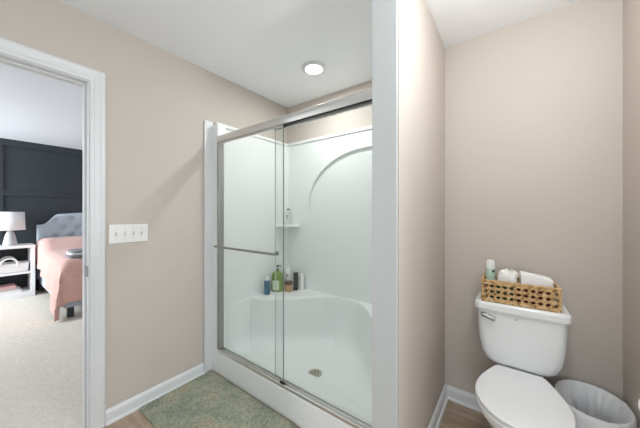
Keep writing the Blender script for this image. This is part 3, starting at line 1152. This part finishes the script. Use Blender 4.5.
# ------------------------------------------------------------------ toilet paper on the right wall
PY, PZ = 1.268, .662
hold = thing('toilet_paper_holder', 'chrome toilet paper holder on the right wall', 'toilet paper holder', (XR, PY, PZ))
bm = BM()
tube(bm, [(XR - .001, PY - .085, PZ), (XR - .008, PY - .085, PZ)], .022, 18)
tube(bm, [(XR - .006, PY - .085, PZ), (XR - .062, PY - .085, PZ), (XR - .066, PY - .081, PZ), (XR - .066, PY + .058, PZ)], .007, 12)
obj('arm', bm, M['chrome'], hold)
bm = BM()
n = 40
rgs = []
for yy, r in ((-.048, .0200), (-.050, .024), (-.050, .050), (-.047, .054), (.047, .054), (.050, .050), (.050, .024), (.048, .0200)):
    rgs.append([(XR - .066 + r * math.cos(2 * math.pi * k / n), PY + yy, PZ - .012 + r * math.sin(2 * math.pi * k / n)) for k in range(n)])
vr = loft(bm, rgs, False, False)
for k in range(n):
    bm.faces.new((vr[-1][k], vr[-1][(k + 1) % n], vr[0][(k + 1) % n], vr[0][k]))
tag(obj('toilet_paper_roll', bm, M['paper'], loc=(XR - .066, PY, PZ - .066)), 'white toilet paper roll on the right wall above the bin', 'toilet paper')

# ------------------------------------------------------------------ bedroom: bed
FZ = .006
bed = thing('bed', 'upholstered blue grey bed with tufted headboard against the charcoal wall', 'bed', (-5.3, 1.46, FZ))
HY0, HY1 = .655, 2.265
bm = BM()
outl = [(HY0, .20)]
N = 80
for k in range(N + 1):
    u = k / N
    y = HY0 + (HY1 - HY0) * u
    e = min(u, 1 - u) * (HY1 - HY0)
    if e < .06:
        z = 1.085 + .006 * e / .06
    elif e < .26:
        f = (e - .06) / .20
        z = 1.091 + .175 * (f * f * (3 - 2 * f))
    else:
        z = 1.266 + .03 * math.sin(math.pi * min(1, (e - .26) / 1.1))
    outl.append((y, z))
outl.append((HY1, .20))
tops = outl[1:-1]
btn = []
for r_, z in enumerate((1.165, 1.02, .875)):
    for k in range(8):
        y = HY0 + .235 + .19 * k + (.095 if r_ % 2 else 0)
        if y < HY1 - .15:
            btn.append((y, z))
NZ_ = 44
front = []
for y, zt_ in tops:
    colv = []
    for q in range(NZ_ + 1):
        z = .20 + (zt_ - .20) * q / NZ_
        e = min(y - HY0, HY1 - y, zt_ - z)
        x = BX + .115 - .03 * max(0, 1 - e / .04) ** 2
        for by_, bz_ in btn:
            d2 = (y - by_) ** 2 + (z - bz_) ** 2
            x -= .034 * math.exp(-d2 / .0024)
        colv.append((x, y, z))
    front.append(colv)
fv = [[bm.verts.new(p) for p in c] for c in front]
bv = [[bm.verts.new((BX + .025, c[0][1], c[0][2])), bm.verts.new((BX + .025, c[-1][1], c[-1][2]))] for c in front]
for i in range(len(fv) - 1):
    for q in range(NZ_):
        bm.faces.new((fv[i][q], fv[i + 1][q], fv[i + 1][q + 1], fv[i][q + 1]))
    bm.faces.new((fv[i][-1], fv[i + 1][-1], bv[i + 1][1], bv[i][1]))
    bm.faces.new((fv[i][0], fv[i + 1][0], bv[i + 1][0], bv[i][0]))
    bm.faces.new((bv[i][0], bv[i + 1][0], bv[i + 1][1], bv[i][1]))
for i in (0, -1):
    bm.faces.new(fv[i] + [bv[i][1], bv[i][0]])
hb = obj('headboard', bm, M['bedfab'], bed, angle=60)
for y, z in btn:
    bm = BM()
    tube(bm, [(BX + .076, y, z), (BX + .086, y, z), (BX + .089, y, z)], [.017, .015, .006], 14)
    obj('button', bm, M['bedfab'], hb)
bm = BM(); box(bm, BX + .115, -4.33, .675, .715, .13, .40, .012, 3); obj('side_rail', bm, M['bedfab'], bed)
bm = BM(); box(bm, BX + .115, -4.33, 2.205, 2.245, .13, .40, .012, 3); obj('side_rail', bm, M['bedfab'], bed)
bm = BM(); box(bm, -4.37, -4.325, .675, 2.245, .13, .40, .012, 3); obj('foot_rail', bm, M['bedfab'], bed)
for x, y in ((-4.37, .735), (-4.37, 2.17), (-5.0, .70), (-5.0, 2.2), (-6.2, .70), (-6.2, 2.2)):
    bm = BM(); box(bm, x - .035, x + .035, y - .03, y + .03, FZ, .14, .004); obj('leg', bm, M['legdark'], bed)
bm = BM(); box(bm, BX + .12, -4.36, .705, 2.215, .33, .655, .05, 4); obj('mattress', bm, M['sheet'], bed)

# throw blanket: draped sheet
bm = BM()
X0, X1 = -6.19, -4.315
Y0, Y1 = .655, 2.265
ns, nt_ = 90, 84
EX = .48      # hang over foot


def ztop(x):
    f = min(1, max(0, (-5.50 - x) / .45))
    return .70 + .165 * f * f * (3 - 2 * f)


grid = []
for i in range(ns + 1):
    s = i / ns * (X1 - X0 + EX)
    row = []
    xr = X0 + min(s, X1 - X0)
    ox = max(0, s - (X1 - X0))
    # hang of left side at this x
    hem = .525
    for (xa, ha), (xb, hb_) in (((-6.2, .60), (-5.7, .50)), ((-5.7, .50), (-5.3, .43)), ((-5.3, .43), (-4.9, .33)), ((-4.9, .33), (-4.3, .05))):
        if xa <= xr:
            hem = ha + (hb_ - ha) * min(1, (xr - xa) / (xb - xa))
    hl = ztop(xr) - hem
    for j in range(nt_ + 1):
        v = j / nt_
        # left hang | top | right hang
        if v < .28:
            oy = hl * (1 - v / .28); y = Y0; sd_ = -1
        elif v > .80:
            oy = .3 * (v - .80) / .20; y = Y1; sd_ = 1
        else:
            oy = 0; y = Y0 + (Y1 - Y0) * (v - .28) / .52; sd_ = 0
        zt = ztop(xr)
        # soften the shoulder
        ed = min(y - Y0, Y1 - y)
        sh = .045 * max(0, 1 - ed / .07) ** 2 + (.045 * max(0, 1 - (X1 - xr) / .07) ** 2 if ox == 0 else .045)
        d = max(ox * .92, oy)
        x = xr
        fold = .030 * math.sin(xr * 15 + 1.5 * noise.noise(Vector((xr * 2, 3, 0)))) * min(1, oy / .25) * min(1, max(0, (xr + 6.0) / .4))
        yy = y + sd_ * (.018 * min(1, oy / .1) + .03 * oy * min(1, max(0, (xr + 6.0) / .4)) + max(-.012, fold))
        if ox > 0:
            x = xr + .02 * min(1, ox / .1) + .03 * ox + max(-.012, .035 * math.sin(y * 17 + 1) * min(1, ox / .3))
            if oy > 0:
                m_ = min(ox, oy)
                x += .10 * m_; yy += sd_ * .10 * m_
        z = zt - sh * (1 if oy == 0 or ox == 0 else 1) - d
        if oy == 0 and ox == 0:
            z += .008 * noise.noise(Vector((x * 5, yy * 5, 1)))
        z = max(z, .022)
        row.append(bm.verts.new((x, yy, z)))
    grid.append(row)
for i in range(ns):
    for j in range(nt_):
        bm.faces.new((grid[i][j], grid[i + 1][j], grid[i + 1][j + 1], grid[i][j + 1]))
bl = obj('throw_blanket', bm, M['pink'], loc=(-5.2, 1.46, .02), angle=80)
md = bl.modifiers.new('thickness', 'SOLIDIFY'); md.thickness = .012; md.offset = 1
tag(bl, 'dusty pink knitted throw draped over the bed down to the carpet', 'blanket')
# folded grey knit on the bed foot
fk = thing('folded_throw', 'small folded grey knit lying on the pink throw at the bed foot', 'folded throw', (-4.50, .92, .712))
for k in range(3):
    bm = BM()
    soft_slab(bm, .13 - .006 * k, .20 - .01 * k, .017, .03, 11 + k)
    bmesh.ops.translate(bm, verts=bm.verts, vec=(-4.50 + .004 * k, .92, .737 + .031 * k))
    obj('fold', bm, M['greyknit'] if k != 1 else M['sheet'], fk)

# ------------------------------------------------------------------ open white shelf unit
su = thing('nightstand', 'white open nightstand with one middle shelf beside the bed', 'nightstand', (-6.12, .20, FZ))
NX0, NX1, NY0, NY1, NZ = -6.315, -5.93, -.22, .602, .792
for y0, y1 in ((NY0, NY0 + .045), (NY1 - .045, NY1)):
    bm = BM(); box(bm, NX0, NX1, y0, y1, FZ, NZ - .04, .003); obj('side', bm, M['white_furn'], su)
bm = BM(); box(bm, NX0, NX1 + .004, NY0 - .004, NY1 + .004, NZ - .04, NZ, .004); obj('top', bm, M['white_furn'], su)
bm = BM(); box(bm, NX0, NX1, NY0 + .045, NY1 - .045, .362, .392, .002); obj('shelf', bm, M['white_furn'], su)
bm = BM(); box(bm, NX0, NX1, NY0 + .045, NY1 - .045, FZ, .09, .002); obj('bottom', bm, M['white_furn'], su)

lx, ly = -6.10, .362
lamp = thing('table_lamp', 'table lamp with white drum shade and speckled cone base on the nightstand', 'lamp', (lx, ly, NZ))
bm = BM(); lathe(bm, [(.066, 0), (.074, .012), (.072, .04), (.05, .16), (.032, .21), (.018, .232)], 0, 0, 32)
obj('base', bm, M['lampbase'], lamp, world=False)
bm = BM(); lathe(bm, [(.012, .232), (.012, .36)], 0, 0, 12); obj('stem', bm, M['nickel'], lamp, world=False)
bm = BM()
lathe(bm, [(.156, .232), (.147, .508)], 0, 0, 48, cap0=False, cap1=False)
sh = obj('lamp_shade', bm, M['lampshade'], lamp, world=False)
sm = sh.modifiers.new('thick', 'SOLIDIFY'); sm.thickness = .004
bm = BM()
for k in range(3):
    a = 2 * math.pi * k / 3
    tube(bm, [(0, 0, .34), (.07 * math.cos(a), .07 * math.sin(a), .43), (.144 * math.cos(a), .144 * math.sin(a), .500)], .003, 6)
obj('shade_spider', bm, M['nickel'], lamp, world=False)

wbk = thing('rope_basket', 'white basket with two loop handles on the nightstand middle shelf', 'basket', (-6.10, .345, .3925))
bm = BM()
rg = []
for z, g in ((0, -.012), (.01, 0), (.13, .008), (.133, .006), (.131, -.002), (.02, -.012)):
    rg.append([(x, y, z) for x, y in rrect(.135 + g, -.19 - g, .19 + g, .03)])
loft(bm, rg)
obj('basket_body', bm, M['whitebasket'], wbk, world=False)
for sx in (-1, 1):
    bm = BM()
    pts = [(sx * .141, .085 * math.cos(math.radians(a)), .11 + .105 * math.sin(math.radians(a))) for a in range(-5, 186, 10)]
    tube(bm, pts, .0125, 10)
    obj('handle', bm, M['whitebasket'], wbk, world=False)


def book(label, mname, y0, y1, x0, x1, z, h):
    t = thing('book', label, 'book', ((x0 + x1) / 2, (y0 + y1) / 2, z), 'books lying in the nightstand')
    bm = BM()
    box(bm, x0, x1, y0, y1, z, z + .003); box(bm, x0, x1, y0, y1, z + h - .003, z + h); box(bm, x1 - .003, x1, y0, y1, z + .003, z + h - .003)
    obj('cover', bm, M[mname], t)
    bm = BM(); box(bm, x0 + .006, x1 - .0035, y0 + .005, y1 - .005, z + .0032, z + h - .0032)
    obj('pages', bm, M['pages'], t)


z = .0905
for lab, mn, y0, y1, x0, x1, h in (('white book at the bottom of the stack in the nightstand', 'bookwhite', .10, .465, -6.25, -5.96, .035),
                                   ('beige book between the white and pink ones in the nightstand', 'bookgrey', .11, .44, -6.24, -5.97, .03),
                                   ('pink book topmost of the stack in the nightstand', 'bookpink', .10, .41, -6.24, -5.975, .035)):
    book(lab, mn, y0, y1, x0, x1, z, h)
    z += h + .0005
